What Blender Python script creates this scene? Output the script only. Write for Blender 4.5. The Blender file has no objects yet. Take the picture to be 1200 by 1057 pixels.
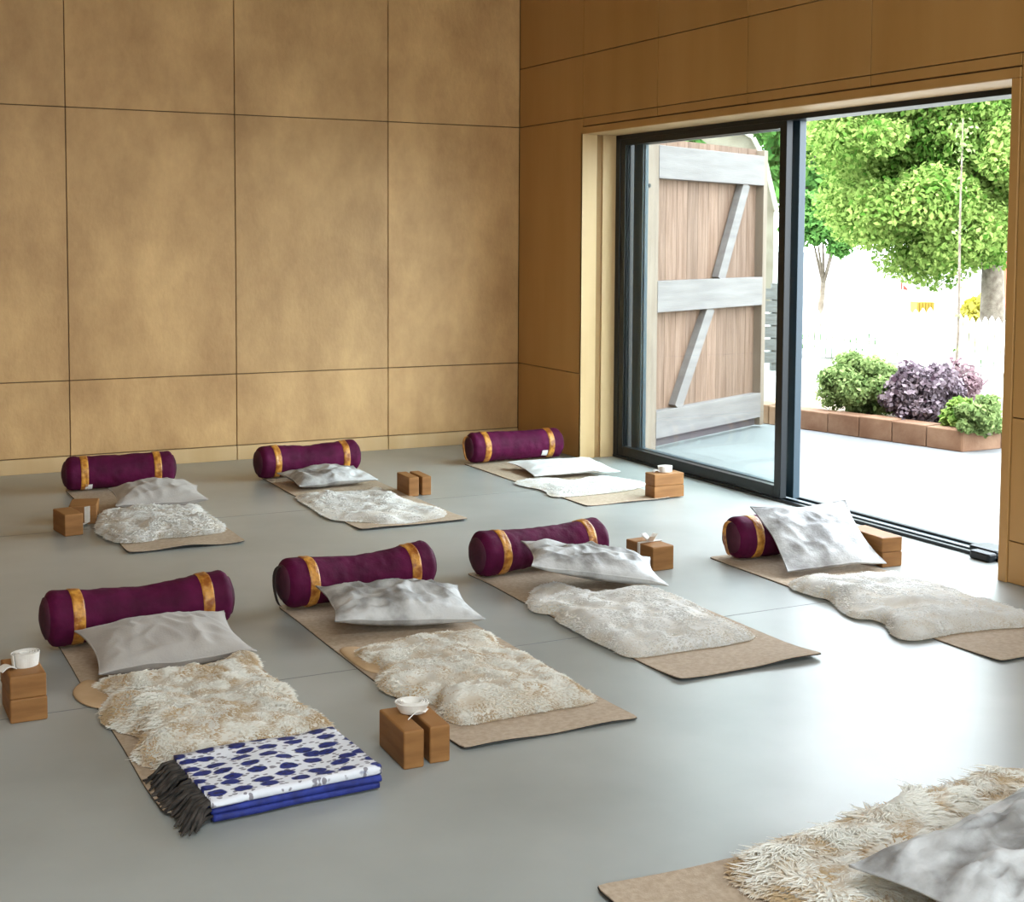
import bpy, math, random
import numpy as np
from mathutils import Vector, Matrix

# ------------------------------------------------------------------ camera / world / sun / exposure
SC = bpy.context.scene
COL = SC.collection
F, PITCH, ROLL, YAW = 1629.4755, -0.0659, 0.0054, 0.469      # measured from the panel seams
CAM = np.array([-4.9878, -9.7316, 1.6]); PY = 386.7674
FW = np.array([math.sin(YAW)*math.cos(PITCH), math.cos(YAW)*math.cos(PITCH), math.sin(PITCH)])
R0 = np.array([math.cos(YAW), -math.sin(YAW), 0.0]); U0 = np.cross(R0, FW)
RT = math.cos(ROLL)*R0 + math.sin(ROLL)*U0
UP = -math.sin(ROLL)*R0 + math.cos(ROLL)*U0
cd = bpy.data.cameras.new('camera'); cam = bpy.data.objects.new('camera', cd); COL.objects.link(cam)
cam.matrix_world = Matrix(((RT[0], UP[0], -FW[0], CAM[0]), (RT[1], UP[1], -FW[1], CAM[1]),
                           (RT[2], UP[2], -FW[2], CAM[2]), (0, 0, 0, 1)))
cd.sensor_fit = 'HORIZONTAL'; cd.sensor_width = 36; cd.lens = F*36/1200
cd.shift_y = (PY-528.5)/1200; cd.clip_start = 0.05; cd.clip_end = 400
SC.camera = cam

W = bpy.data.worlds.new('sky'); SC.world = W; W.use_nodes = True
wn = W.node_tree.nodes; wl = W.node_tree.links
bg = wn['Background']; bg.inputs[1].default_value = 5.0
tc = wn.new('ShaderNodeTexCoord'); sx = wn.new('ShaderNodeSeparateXYZ'); cr = wn.new('ShaderNodeValToRGB')
wl.new(tc.outputs['Generated'], sx.inputs[0]); wl.new(sx.outputs[2], cr.inputs[0]); wl.new(cr.outputs[0], bg.inputs[0])
cr.color_ramp.elements[0].position = 0.0; cr.color_ramp.elements[0].color = (.88, .95, 1, 1)
cr.color_ramp.elements[1].position = 0.9; cr.color_ramp.elements[1].color = (.77, .885, 1, 1)

sl = bpy.data.lights.new('sun', 'SUN'); so = bpy.data.objects.new('sun', sl); COL.objects.link(so)
sl.energy = 2.2; sl.angle = math.radians(6); sl.color = (1, .95, .86)
so.rotation_euler = Vector((.50, .10, -.9)).to_track_quat('-Z', 'Y').to_euler()

def portal(name, loc, rot, sx_, sy_):
    l = bpy.data.lights.new(name, 'AREA'); l.shape = 'RECTANGLE'; l.size = sx_; l.size_y = sy_
    l.cycles.is_portal = True
    o = bpy.data.objects.new(name, l); COL.objects.link(o); o.location = loc; o.rotation_euler = rot
portal('door_portal', (.5, -3, 1.18), (0, math.pi/2, 0), 2.35, 4.0)
portal('added_roof_window_portal', (-3.8, -9.65, 4.15), (0, 0, 0), 2.8, 2.1)  # sky sampling through the added rooflight
portal('added_front_window_portal', (-3.6, -12.75, 2.4), (math.pi/2, 0, 0), 6.0, 1.6)  # sky sampling through the added front windows

vs = SC.view_settings
SC.display_settings.display_device = 'sRGB'
vs.view_transform = 'Standard'; vs.look = 'None'; vs.gamma = 1; vs.use_curve_mapping = False
vs.exposure = 1.45

# ------------------------------------------------------------------ helpers
RNG = np.random.default_rng(7)
def ray(u, v, z=0.0):
    d = FW + RT*(u-600)/F - UP*(v-PY)/F
    return CAM + d*((z-CAM[2])/d[2])

def tag(o, label=None, cat=None, group=None, kind=None):
    if label: o['label'] = label
    if cat: o['category'] = cat
    if group: o['group'] = group
    if kind: o['kind'] = kind
    return o
def empty(name, loc=(0, 0, 0), rz=0.0, label=None, cat=None, group=None):
    o = bpy.data.objects.new(name, None); COL.objects.link(o)
    o.location = loc; o.rotation_euler = (0, 0, rz); o.empty_display_size = .1
    return tag(o, label, cat, group)

class MB:
    def __init__(s): s.v = []; s.f = []; s.n = 0; s.a = []
    def add(s, v, f, a=None):
        v = np.asarray(v, float).reshape(-1, 3); s.v.append(v)
        for q in f: s.f.append(tuple(i+s.n for i in q))
        s.a.append(np.zeros(len(v)) if a is None else np.asarray(a, float)); s.n += len(v)
        return s
    def box(s, x0, x1, y0, y1, z0, z1, a=0.0):
        v = [(x, y, z) for x in (x0, x1) for y in (y0, y1) for z in (z0, z1)]
        f = [(0, 1, 3, 2), (4, 6, 7, 5), (0, 4, 5, 1), (2, 3, 7, 6), (0, 2, 6, 4), (1, 5, 7, 3)]
        return s.add(v, f, np.full(8, a))
    def bar(s, p, q, w, t, nrm):            # a bar from p to q, width w in the plane, thickness t along nrm
        p, q, nrm = (np.asarray(k, float) for k in (p, q, nrm)); d = q-p; d /= np.linalg.norm(d)
        c = np.cross(d, nrm); c /= np.linalg.norm(c)
        v = [e + c*i*w/2 + nrm*j*t for e in (p, q) for i in (-1, 1) for j in (0, 1)]
        return s.add(v, [(0, 1, 3, 2), (4, 6, 7, 5), (0, 4, 5, 1), (2, 3, 7, 6), (0, 2, 6, 4), (1, 5, 7, 3)])
    def tube(s, pts, rad, n=8, cap=True):
        pts = np.asarray(pts, float); rad = np.broadcast_to(rad, len(pts)); k = len(pts)
        t = np.gradient(pts, axis=0); t /= np.linalg.norm(t, axis=1)[:, None]+1e-9
        ref = np.array([.31, .22, .93]); V = []
        for i in range(k):
            a = np.cross(t[i], ref); a /= np.linalg.norm(a)+1e-9; b = np.cross(t[i], a)
            for j in range(n):
                th = 2*math.pi*j/n; V.append(pts[i]+rad[i]*(a*math.cos(th)+b*math.sin(th)))
        f = [(i*n+j, i*n+(j+1) % n, (i+1)*n+(j+1) % n, (i+1)*n+j) for i in range(k-1) for j in range(n)]
        if cap: f += [tuple(range(n))[::-1], tuple((k-1)*n+j for j in range(n))]
        return s.add(V, f)
    def grid(s, P, a=None, closed=False):   # P: (m,n,3)
        m, n = P.shape[:2]
        f = [(i*n+j, i*n+(j+1) % n, (i+1)*n+(j+1) % n, (i+1)*n+j) for i in range(m-1) for j in range(n if closed else n-1)]
        return s.add(P.reshape(-1, 3), f, None if a is None else np.asarray(a).reshape(-1))
    def lathe(s, prof, n=40, axis='x'):     # prof: list of (t, r) along the axis
        V = []
        for (t, r) in prof:
            for j in range(n):
                th = 2*math.pi*j/n; c, q = r*math.cos(th), r*math.sin(th)
                V.append((t, c, q) if axis == 'x' else (c, q, t))
        k = len(prof)
        f = [(i*n+j, i*n+(j+1) % n, (i+1)*n+(j+1) % n, (i+1)*n+j) for i in range(k-1) for j in range(n)]
        f += [tuple(range(n))[::-1], tuple((k-1)*n+j for j in range(n))]
        return s.add(V, f)
    def build(s, name, mat, parent=None, smooth=False, bevel=0.0, seg=2, fix=True):
        me = bpy.data.meshes.new(name); V = np.concatenate(s.v)
        me.from_pydata(V.tolist(), [], s.f); me.update()
        at = me.attributes.new('tone', 'FLOAT', 'POINT'); at.data.foreach_set('value', np.concatenate(s.a).astype(np.float32))
        if fix:
            import bmesh
            b = bmesh.new(); b.from_mesh(me); bmesh.ops.recalc_face_normals(b, faces=b.faces); b.to_mesh(me); b.free()
        if smooth: me.polygons.foreach_set('use_smooth', [True]*len(me.polygons))
        if mat: me.materials.append(mat)
        o = bpy.data.objects.new(name, me); COL.objects.link(o)
        if parent: o.parent = parent
        if bevel:
            m = o.modifiers.new('bevel', 'BEVEL'); m.width = bevel; m.segments = seg; m.limit_method = 'ANGLE'
        return o

def fast_mesh(name, V, faces_arr, tone, mat, parent=None, smooth=True):   # big meshes of equal-size faces
    me = bpy.data.meshes.new(name); nv = len(V); nf, k = faces_arr.shape
    me.vertices.add(nv); me.vertices.foreach_set('co', V.astype(np.float32).ravel())
    me.loops.add(nf*k); me.loops.foreach_set('vertex_index', faces_arr.astype(np.int32).ravel())
    me.polygons.add(nf); me.polygons.foreach_set('loop_start', np.arange(0, nf*k, k, dtype=np.int32))
    me.update(calc_edges=True)
    at = me.attributes.new('tone', 'FLOAT', 'POINT'); at.data.foreach_set('value', tone.astype(np.float32))
    if smooth: me.polygons.foreach_set('use_smooth', np.ones(nf, bool))
    me.materials.append(mat)
    o = bpy.data.objects.new(name, me); COL.objects.link(o)
    if parent: o.parent = parent
    return o

def vnoise(P, scale, seed=0):               # smooth value noise, P (...,3) or (...,2) -> [-1,1]
    P = np.asarray(P, float)*scale
    if P.shape[-1] == 2: P = np.concatenate([P, np.zeros(P.shape[:-1]+(1,))], -1)
    I = np.floor(P).astype(np.int64); fr = P-I; fr = fr*fr*(3-2*fr); out = 0
    def h(i): 
        n = (i[..., 0]*374761393 + i[..., 1]*668265263 + i[..., 2]*2147483647 + seed*974634777) & 0x7fffffff
        n = ((n ^ (n >> 13))*1274126177) & 0x7fffffff
        return ((n ^ (n >> 16)) & 0xffff)/32767.5-1
    for dx in (0, 1):
        for dy in (0, 1):
            for dz in (0, 1):
                w = (fr[..., 0] if dx else 1-fr[..., 0])*(fr[..., 1] if dy else 1-fr[..., 1])*(fr[..., 2] if dz else 1-fr[..., 2])
                out = out + w*h(I+np.array([dx, dy, dz]))
    return out

# ------------------------------------------------------------------ materials
def sock(n, *names):
    for k in names:
        if k in n.inputs: return n.inputs[k]
def M(name, c1, c2=None, scale=4.0, rough=.6, bump=0.0, bscale=None, stretch=(1, 1, 1), detail=6, nrough=.5, spec=.5, metal=0.0,
      sheen=0.0, contrast=(.35, .65), attr=False, island=0.0, coat=0.0):
    m = bpy.data.materials.new(name); m.use_nodes = True; nt = m.node_tree; N = nt.nodes; L = nt.links
    b = N['Principled BSDF']; b.inputs['Roughness'].default_value = rough; b.inputs['Metallic'].default_value = metal
    sock(b, 'Specular IOR Level', 'Specular').default_value = spec
    if sheen: sock(b, 'Sheen Weight', 'Sheen').default_value = sheen
    if coat: sock(b, 'Coat Weight').default_value = coat
    b.inputs['Base Color'].default_value = (*c1, 1)
    tcd = N.new('ShaderNodeTexCoord'); mp = N.new('ShaderNodeMapping'); mp.inputs['Scale'].default_value = stretch
    L.new(tcd.outputs['Object'], mp.inputs[0])
    out = None
    if c2 is not None:
        r = N.new('ShaderNodeValToRGB'); r.color_ramp.elements[0].position = contrast[0]; r.color_ramp.elements[1].position = contrast[1]
        r.color_ramp.elements[0].color = (*c1, 1); r.color_ramp.elements[1].color = (*c2, 1)
        if attr:
            a = N.new('ShaderNodeAttribute'); a.attribute_name = 'tone'; L.new(a.outputs['Fac'], r.inputs[0])
        else:
            n = N.new('ShaderNodeTexNoise'); n.inputs['Scale'].default_value = scale; n.inputs['Detail'].default_value = detail; n.inputs['Roughness'].default_value = nrough
            L.new(mp.outputs[0], n.inputs[0]); L.new(n.outputs[0], r.inputs[0])
        out = r.outputs[0]
        if island:
            g = N.new('ShaderNodeNewGeometry'); h = N.new('ShaderNodeHueSaturation'); mr = N.new('ShaderNodeMapRange')
            mr.inputs['To Min'].default_value = 1-island; mr.inputs['To Max'].default_value = 1+island
            L.new(g.outputs['Random Per Island'], mr.inputs[0]); L.new(mr.outputs[0], h.inputs['Value']); L.new(out, h.inputs['Color']); out = h.outputs[0]
        L.new(out, b.inputs['Base Color'])
    if bump:
        n2 = N.new('ShaderNodeTexNoise'); n2.inputs['Scale'].default_value = bscale or scale*6; n2.inputs['Detail'].default_value = 5
        L.new(mp.outputs[0], n2.inputs[0]); bp_ = N.new('ShaderNodeBump'); bp_.inputs['Strength'].default_value = bump
        bp_.inputs['Distance'].default_value = .02; L.new(n2.outputs[0], bp_.inputs['Height']); L.new(bp_.outputs[0], b.inputs['Normal'])
    return m
def leaf_mat(name, c1, c2, trans=.45):
    m = bpy.data.materials.new(name); m.use_nodes = True; nt = m.node_tree; N = nt.nodes; L = nt.links
    N.remove(N['Principled BSDF']); o = N['Material Output']
    a = N.new('ShaderNodeAttribute'); a.attribute_name = 'tone'; r = N.new('ShaderNodeValToRGB')
    r.color_ramp.elements[0].color = (*c1, 1); r.color_ramp.elements[1].color = (*c2, 1)
    d = N.new('ShaderNodeBsdfDiffuse'); t = N.new('ShaderNodeBsdfTranslucent'); x = N.new('ShaderNodeMixShader'); x.inputs[0].default_value = trans
    L.new(a.outputs['Fac'], r.inputs[0]); L.new(r.outputs[0], d.inputs[0]); L.new(r.outputs[0], t.inputs[0])
    L.new(d.outputs[0], x.inputs[1]); L.new(t.outputs[0], x.inputs[2]); L.new(x.outputs[0], o.inputs[0])
    return m
def glass_mat():
    m = bpy.data.materials.new('window_glass'); m.use_nodes = True; nt = m.node_tree; N = nt.nodes; L = nt.links
    N.remove(N['Principled BSDF']); o = N['Material Output']
    t = N.new('ShaderNodeBsdfTransparent'); t.inputs[0].default_value = (.94, .97, .96, 1)
    g = N.new('ShaderNodeBsdfGlossy'); g.inputs['Roughness'].default_value = 0.01
    lw = N.new('ShaderNodeLayerWeight'); lw.inputs[0].default_value = .5; pw = N.new('ShaderNodeMath'); pw.operation = 'POWER'; pw.inputs[1].default_value = 5
    f = N.new('ShaderNodeMath'); f.operation = 'MULTIPLY_ADD'; f.inputs[1].default_value = .5; f.inputs[2].default_value = .025; x = N.new('ShaderNodeMixShader')
    L.new(lw.outputs['Facing'], pw.inputs[0]); L.new(pw.outputs[0], f.inputs[0]); L.new(f.outputs[0], x.inputs[0]); L.new(t.outputs[0], x.inputs[1]); L.new(g.outputs[0], x.inputs[2]); L.new(x.outputs[0], o.inputs[0])
    return m

PLASTER = M('stained_board', (.36, .19, .068), (.68, .42, .18), scale=1.5, rough=.55, bump=.15, bscale=30, detail=14, nrough=.66, contrast=(.28, .72), stretch=(1.3, 1, .8), island=.06)
PLY = M('plywood', (.40, .205, .057), (.455, .245, .078), scale=3, rough=.5, bump=.03, stretch=(1, 1, .15), island=.03)
PLYPALE = M('pale_ply', (.56, .36, .165), (.63, .43, .22), scale=5, rough=.5, stretch=(1, 1, .1))
SEAM = M('seam_dark', (.10, .055, .02))
CONCRETE = M('polished_concrete', (.275, .287, .268), (.385, .397, .376), scale=1.3, rough=.34, detail=12, contrast=(.3, .7), spec=.5, bump=.02, bscale=3)
FRAME = M('dark_frame', (.004, .007, .009), rough=.35, spec=.35)
FRAME2 = M('blue_frame', (.02, .042, .058), rough=.35)
ALU = M('aluminium', (.45, .52, .54), rough=.3, metal=.8)
GLASS = glass_mat()
CEIL = M('ceiling_white', (.62, .52, .38), rough=.8)
JUTE = M('jute', (.385, .29, .20), (.47, .365, .265), scale=60, rough=.85, bump=.15, bscale=220)
RUBBER = M('rubber_back', (.02, .018, .016), rough=.8)
BURG = M('burgundy_cotton', (.052, .001, .020), (.098, .003, .041), scale=9, rough=.75, bump=.25, bscale=26, spec=.2)
BURGD = M('burgundy_end', (.042, .003, .014), (.07, .006, .026), scale=9, rough=.8, bump=.2, bscale=30)
GOLD = M('gold_brocade', (0.27, 0.0765, 0.0072), (0.648, 0.306, 0.045), scale=26, rough=.38, bump=.3, bscale=60, spec=.6, contrast=(.38, .62))
BLACKSTRAP = M('black_webbing', (.02, .012, .012), rough=.8)
WHITE = M('white_label', (.8, .78, .78), rough=.7)
LINEN = M('grey_linen', (.34, .31, .285), (.41, .38, .35), scale=7, rough=.7, bump=.1, bscale=120, sheen=.2)
SILVER = M('mottled_grey', (.21, .20, .19), (.56, .56, .555), scale=7, rough=.55, bump=.12, bscale=90, contrast=(.38, .60))
PALELINEN = M('pale_linen', (.62, .61, .60), (.72, .72, .71), scale=9, rough=.7, bump=.1, bscale=100)
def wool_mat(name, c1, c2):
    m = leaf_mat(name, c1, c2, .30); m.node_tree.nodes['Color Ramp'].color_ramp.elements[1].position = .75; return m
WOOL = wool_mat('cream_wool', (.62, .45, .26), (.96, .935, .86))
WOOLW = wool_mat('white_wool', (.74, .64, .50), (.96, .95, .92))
HIDE = M('tan_hide', (.50, .33, .18), (.60, .42, .25), scale=8, rough=.7)
CORK = M('tan_block', (.225, .098, .028), (.31, .145, .046), scale=5, rough=.6, bump=.05, stretch=(1, 1, 6), spec=.3)
COTTON = M('white_cotton', (.70, .66, .60), (.80, .77, .72), scale=30, rough=.85, bump=.1)
ROYAL = M('royal_blue', (.006, .012, .12), (.015, .03, .24), scale=30, rough=.7, bump=.1)
FRINGE = M('dark_fringe', (.012, .010, .008), (.06, .048, .04), scale=40, rough=.9)

# ------------------------------------------------------------------ the room
def struct(o): o['kind'] = 'structure'; return o
XL, YF, ZC = -7.6, -12.6, 4.1
b = MB().box(XL-.2, .28, YF-.2, 0.2, -.2, 0); struct(b.build('floor', CONCRETE))
# faint saw-cut joints of the slab
b = MB()
for y in (-1.98, -4.95, -7.9): b.box(XL, -.02, y-.0025, y+.0025, 0, .0006)
struct(b.build('trim_1', M('saw_cut', (.19, .19, .185), rough=.6)))
RX0, RX1, RY0, RY1 = -5.2, -2.4, -10.7, -8.6
b = MB().box(XL-.2, .45, RY1, .2, ZC, ZC+.2).box(XL-.2, .45, YF-.2, RY0, ZC, ZC+.2).box(XL-.2, RX0, RY0, RY1, ZC, ZC+.2).box(RX1, .45, RY0, RY1, ZC, ZC+.2); struct(b.build('ceiling', CEIL))
b = MB().box(RX0, RX0+.06, RY0, RY1, ZC+.05, ZC+.2).box(RX1-.06, RX1, RY0, RY1, ZC+.05, ZC+.2).box(RX0, RX1, RY0, RY0+.06, ZC+.05, ZC+.2).box(RX0, RX1, RY1-.06, RY1, ZC+.05, ZC+.2)
for x in (-3.8,): b.box(x-.03, x+.03, RY0, RY1, ZC+.05, ZC+.2)
struct(b.build('added_window_2', FRAME))  # unseen rooflight, added so sky light fills the room

G = .003
def panels(bld, spans, levels, place):      # one slab per panel, open joint between
    for (a0, a1) in spans:
        for (z0, z1) in levels: place(bld, a0+G, a1-G, z0+G, z1-G)
xs = [0, -1.1006, -2.2659, -3.421, -4.585, -5.75, -6.9, XL]
spans = [(xs[i+1], xs[i]) for i in range(len(xs)-1)]
b = MB(); panels(b, spans, [(.105, .62), (.62, 2.4623), (2.4623, ZC)], lambda q, a0, a1, z0, z1: q.box(a0, a1, 0, .02, z0, z1))
wb = struct(b.build('wall_back', PLASTER, bevel=.002, seg=1))
b = MB().box(XL, .02, .016, .2, 0, ZC); tag(b.build('backing', SEAM, wb))
b = MB(); panels(b, spans, [(0, .105)], lambda q, a0, a1, z0, z1: q.box(a0, a1, -.004, .02, max(z0, 0)-.003, z1))
struct(b.build('baseboard_back', PLYPALE, bevel=.0015, seg=1))

Y1, Y2, ZH = -.9947, -4.9884, 2.3473        # the opening
CS = .055                                   # its casing
ys = [0, Y1, -1.9747, -2.9469, -4.0217, -4.9884-CS-.22, -6.2, -7.35, -8.5, -9.65, -10.8, -11.9, YF]
b = MB()
def pr(q, a0, a1, z0, z1): q.box(0, .02, a0, a1, z0, z1)
panels(b, [(ys[1], ys[0])], [(0, .62), (.62, 2.4623), (2.4623, 2.9112), (2.9112, ZC)], pr)
for i in range(1, 5):
    a1, a0 = ys[i], ys[i+1]
    if i == 4: panels(b, [(a0, a1)], [(2.4623, ZC)], pr); panels(b, [(Y2-CS, a1)], [(ZH+CS, 2.4623)], pr); panels(b, [(a0, Y2-CS)], [(0, .62-.42), (.2, .78), (.78, 2.4623)], pr)
    else: panels(b, [(a0, a1)], [(ZH+CS, 2.4623), (2.4623, 2.9112), (2.9112, ZC)], pr)
for i in range(5, len(ys)-1): panels(b, [(ys[i+1], ys[i])], [(0, .62), (.62, 2.4623), (2.4623, ZC)], pr)
wr = struct(b.build('wall_right', PLY, bevel=.0015, seg=1))
b = MB().box(.016, .45, Y1+.021, .2, -.1, ZC).box(.016, .45, Y2-.021, Y1+.021, ZH+.026, ZC).box(.016, .45, YF-.2, Y2-.021, -.1, ZC)
b.build('core', SEAM, wr)
CLAD = M('timber_cladding', (.16, .13, .10), (.24, .20, .16), scale=4, rough=.8, stretch=(1, 8, 1))
b = MB().box(.45, .48, Y1, .4, -.1, ZC+.2).box(.45, .48, Y2, Y1, ZH+.025, ZC+.2).box(.45, .48, YF-.2, Y2, -.1, ZC+.2)
b.build('outer_cladding', CLAD, wr)
b = MB().box(XL-.2, XL, YF-.2, .2, -.1, ZC); struct(b.build('wall_left', PLASTER))
b = MB().box(XL, .45, YF-.2, YF, -.1, 1.6).box(XL, .45, YF-.2, YF, 3.2, ZC).box(XL, -6.6, YF-.2, YF, 1.6, 3.2).box(-.6, .45, YF-.2, YF, 1.6, 3.2)
struct(b.build('wall_front', PLASTER))
b = MB()  # unseen windows behind the camera, added as fill for the interior
for x in (-6.6, -4.6, -2.6, -.66): b.box(x, x+.06, YF-.14, YF-.06, 1.6, 3.2)
b.box(-6.6, -.6, YF-.14, YF-.06, 1.6, 1.66).box(-6.6, -.6, YF-.14, YF-.06, 3.14, 3.2)
w1 = struct(b.build('added_window_1', FRAME)); MB().box(-6.58, -.62, YF-.104, YF-.096, 1.64, 3.16).build('pane', GLASS, w1)

# lining (reveals) and casing of the doorway
b = MB().box(0, .12, Y1-.0, Y1+.02, 0, ZH+.02).box(.17, .30, Y1, Y1+.02, 0, ZH+.02)
b.box(0, .30, Y2, Y1, ZH, ZH+.025).box(0, .30, Y2-.02, Y2, 0, ZH+.02)
t2 = struct(b.build('trim_2', PLYPALE))
MB().box(.12, .17, Y1+.012, Y1+.02, 0, ZH).build('groove', M('groove_ply', (.30, .16, .05)), t2)
b = MB().box(-.006, .018, Y2-CS+.002, Y1, ZH+.002, ZH+CS-.006).box(-.006, .018, Y2-CS+.002, Y2-.001, 0, ZH)
struct(b.build('trim_3', PLY, bevel=.002, seg=1))

# dark sliding door: outer frame, track, a fixed leaf and the open leaf stacked beside it
b = MB().box(.28, .44, Y1-.055, Y1+.01, 0, ZH).box(.28, .44, Y2-.01, Y1, ZH-.032, ZH+.01).box(.28, .44, Y2-.01, Y2+.05, 0, ZH)
d1 = struct(b.build('door_1', FRAME, bevel=.003))
b = MB().box(.275, .30, Y2, Y1, -.02, .018).box(.335, .35, Y2, Y1, -.02, .018).box(.42, .45, Y2, Y1, -.02, .02)
b.build('track_rail', FRAME, d1, bevel=.002)
b = MB().box(.30, .335, Y2, Y1, -.02, .004).box(.35, .42, Y2, Y1, -.02, .006); b.build('track_channel', ALU, d1)
def leaf(nm, x0, x1, ya, yb, mt, st):
    b = MB(); z0, z1 = .02, ZH-.03
    b.box(x0, x1, ya-st, ya, z0, z1).box(x0, x1, yb, yb+st, z0, z1).box(x0, x1, yb+st, ya-st, z0, z0+.07).box(x0, x1, yb+st, ya-st, z1-.045, z1)
    for q in (ya-st-.012, yb+st): b.box(x0+.012, x1-.012, q, q+.012, z0+.07, z1-.045)
    o = b.build(nm, mt, d1, bevel=.003)
    MB().box((x0+x1)/2-.003, (x0+x1)/2+.003, yb+st-.005, ya-st+.005, z0+.065, z1-.04).build('pane', GLASS, o)
    return o
leaf('sliding_leaf', .285, .332, Y1-.057, -2.965, FRAME, .065)
leaf('fixed_leaf', .36, .41, Y1-.12, -2.995, FRAME2, .12)

# ------------------------------------------------------------------ outdoors: ground
PATIO = M('patio_concrete', (0.136, 0.136, 0.132), (0.168, 0.168, 0.164), scale=1.2, rough=.8, detail=10)
GRAVEL = M('pale_gravel', (0.208, 0.2, 0.176), (0.256, 0.248, 0.224), scale=3, rough=.9, bump=.1)
b = MB().box(.45, 6.0, -14, 3.0, -.2, -.02); struct(b.build('patio', PATIO))
b = MB().box(.45, 140, -60, 140, -.4, -.05); struct(b.build('gravel_yard', GRAVEL))

# ------------------------------------------------------------------ builders for the things in the room
RAN = random.Random(11)
def mat_thing(x0, x1, y0, y1, label, wave=.010, seed=0, rz=0.0, piv=None):
    cx, cy = (x0+x1)/2, (y0+y1)/2
    r = empty('yoga_mat', (cx, cy, 0), rz, label, 'yoga mat', 'mats laid out on the concrete floor')
    nx, ny = 25, 61; hx, hy = (x1-x0)/2, (y1-y0)/2
    X, Y = np.meshgrid(np.linspace(-hx, hx, nx), np.linspace(-hy, hy, ny), indexing='ij')
    # rounded corners
    rr = .02
    ax = np.clip(np.abs(X)-(hx-rr), 0, None); ay = np.clip(np.abs(Y)-(hy-rr), 0, None); d = np.hypot(ax, ay)
    k = np.where(d > rr, rr/np.maximum(d, 1e-9), 1); X = np.sign(X)*np.where(ax > 0, hx-rr+ax*k, np.abs(X)); Y = np.sign(Y)*np.where(ay > 0, hy-rr+ay*k, np.abs(Y))
    foot = np.clip((-Y-hy+.28)/.28, 0, 1)**2
    lift = foot*wave*(1+vnoise(np.stack([X*1.0, Y*0], -1), 5, seed))
    X = X + .006*vnoise(np.stack([X*0, Y], -1), 3, seed+4)
    for nm, z0, z1, mt in (('backing', 0, .003, RUBBER), ('top_layer', .003, .0062, JUTE)):
        ex = 1.0 if nm == 'backing' else .998
        A = np.stack([X*ex, Y*ex, lift+z0], -1); B = np.stack([X*ex, Y*ex, lift+z1], -1)
        m = MB().grid(A[:, ::-1]).grid(B)
        edge = [(i, 0) for i in range(nx)]+[(nx-1, j) for j in range(1, ny)]+[(i, ny-1) for i in range(nx-2, -1, -1)]+[(0, j) for j in range(ny-2, 0, -1)]
        E = np.array([[A[e] for e in edge], [B[e] for e in edge]]); m.grid(E, closed=True)
        o = m.build(nm, mt, r, smooth=False)
        if nm == 'backing': o['label'] = 'dark underside of the mat'
    return r

def bolster(cx, cy, rz, label, L=.70, r=.108, seed=0, sag=.10, handle=True, z0=.0062, bend=.0, labeltag=None):
    R = empty('bolster', (cx, cy, z0), rz, label, 'bolster', 'burgundy bolsters at the heads of the mats')
    h = L/2; na, nt = 56, 73
    th = np.linspace(0, 2*math.pi, na, endpoint=False)
    def surf(t, off=0.0):
        t = np.asarray(t); s = t/h
        rad = r*(1-sag*np.cos(np.clip(s, -1, 1)*math.pi/2)**2)
        e = np.clip((np.abs(t)-(h-.035))/.035, 0, 1); rad = rad*np.sqrt(np.clip(1-(e*.72)**2.4, 0, 1))
        T, A = np.meshgrid(t, th, indexing='ij'); rad = rad[:, None]
        wr = .0028*vnoise(np.stack([T*1.4, np.cos(A)*.12, np.sin(A)*.12], -1), 26, seed) + .004*vnoise(np.stack([T, np.cos(A)*.1, np.sin(A)*.1], -1), 9, seed+1)
        rad = rad+wr+off
        y = rad*np.cos(A); z = rad*np.sin(A)
        axis_z = r + bend*(T/h)**2
        z = axis_z+z; z = np.where(z < .012, .012*(1-np.exp(-(np.maximum(z, -.03)+.03)/.02)), z)
        return np.stack([T, y, np.maximum(z, 0.0)], -1)
    t = np.linspace(-h, h, nt)
    P = surf(t); m = MB().grid(P, closed=True)
    m.build('body', BURG, R, smooth=True)
    for sgn in (-1, 1):                     # flat end caps with a piped rim
        rim = P[0 if sgn < 0 else -1]; c = rim.mean(0)+np.array([sgn*.014, 0, 0]); ring = []
        for q, off in ((1.0, .0), (.98, .006), (.7, .012), (.3, .014)): ring.append(c*(1-q)+rim*q+np.array([sgn*off*(1-q*0), 0, 0]))
        mm = MB().grid(np.array(ring), closed=True); n0 = 3*na; mm.f.append(tuple(n0+j for j in range(na)))
        mm.build('end_cap', BURGD, R, smooth=True)
        bt = np.linspace(sgn*(h-.132), sgn*(h-.080), 9); Q = surf(bt, off=.004)
        Q[0] = surf(bt[:1], off=-.004)[0]; Q[-1] = surf(bt[-1:], off=-.004)[0]
        MB().grid(Q, closed=True).build('band', GOLD, R, smooth=True)['label'] = 'gold brocade band'
    if handle:
        pts = []; n = 13
        for i in range(n):
            a = math.pi*i/(n-1); pts.append((-h-.012-.03*math.sin(a), .0+.012*math.sin(a*2), r+.085*math.cos(a)))
        P2 = np.array(pts); wd = np.array([0, .014, 0]); tk = np.array([.0025, 0, 0])
        q = np.stack([P2-wd, P2+wd, P2+wd+tk, P2-wd+tk], 1); MB().grid(q, closed=True).build('handle', handle if handle is not True else BLACKSTRAP, R, smooth=False)
    if labeltag:
        a0 = labeltag[1]; t0 = labeltag[0]; tt = np.linspace(t0-.022, t0+.022, 4); Q = surf(tt, off=.004)
        i0 = int(a0/(2*math.pi)*na); MB().grid(Q[:, i0:i0+5]).build('label', WHITE, R, smooth=True)['label'] = 'small white sewn label'
    return R

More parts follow.
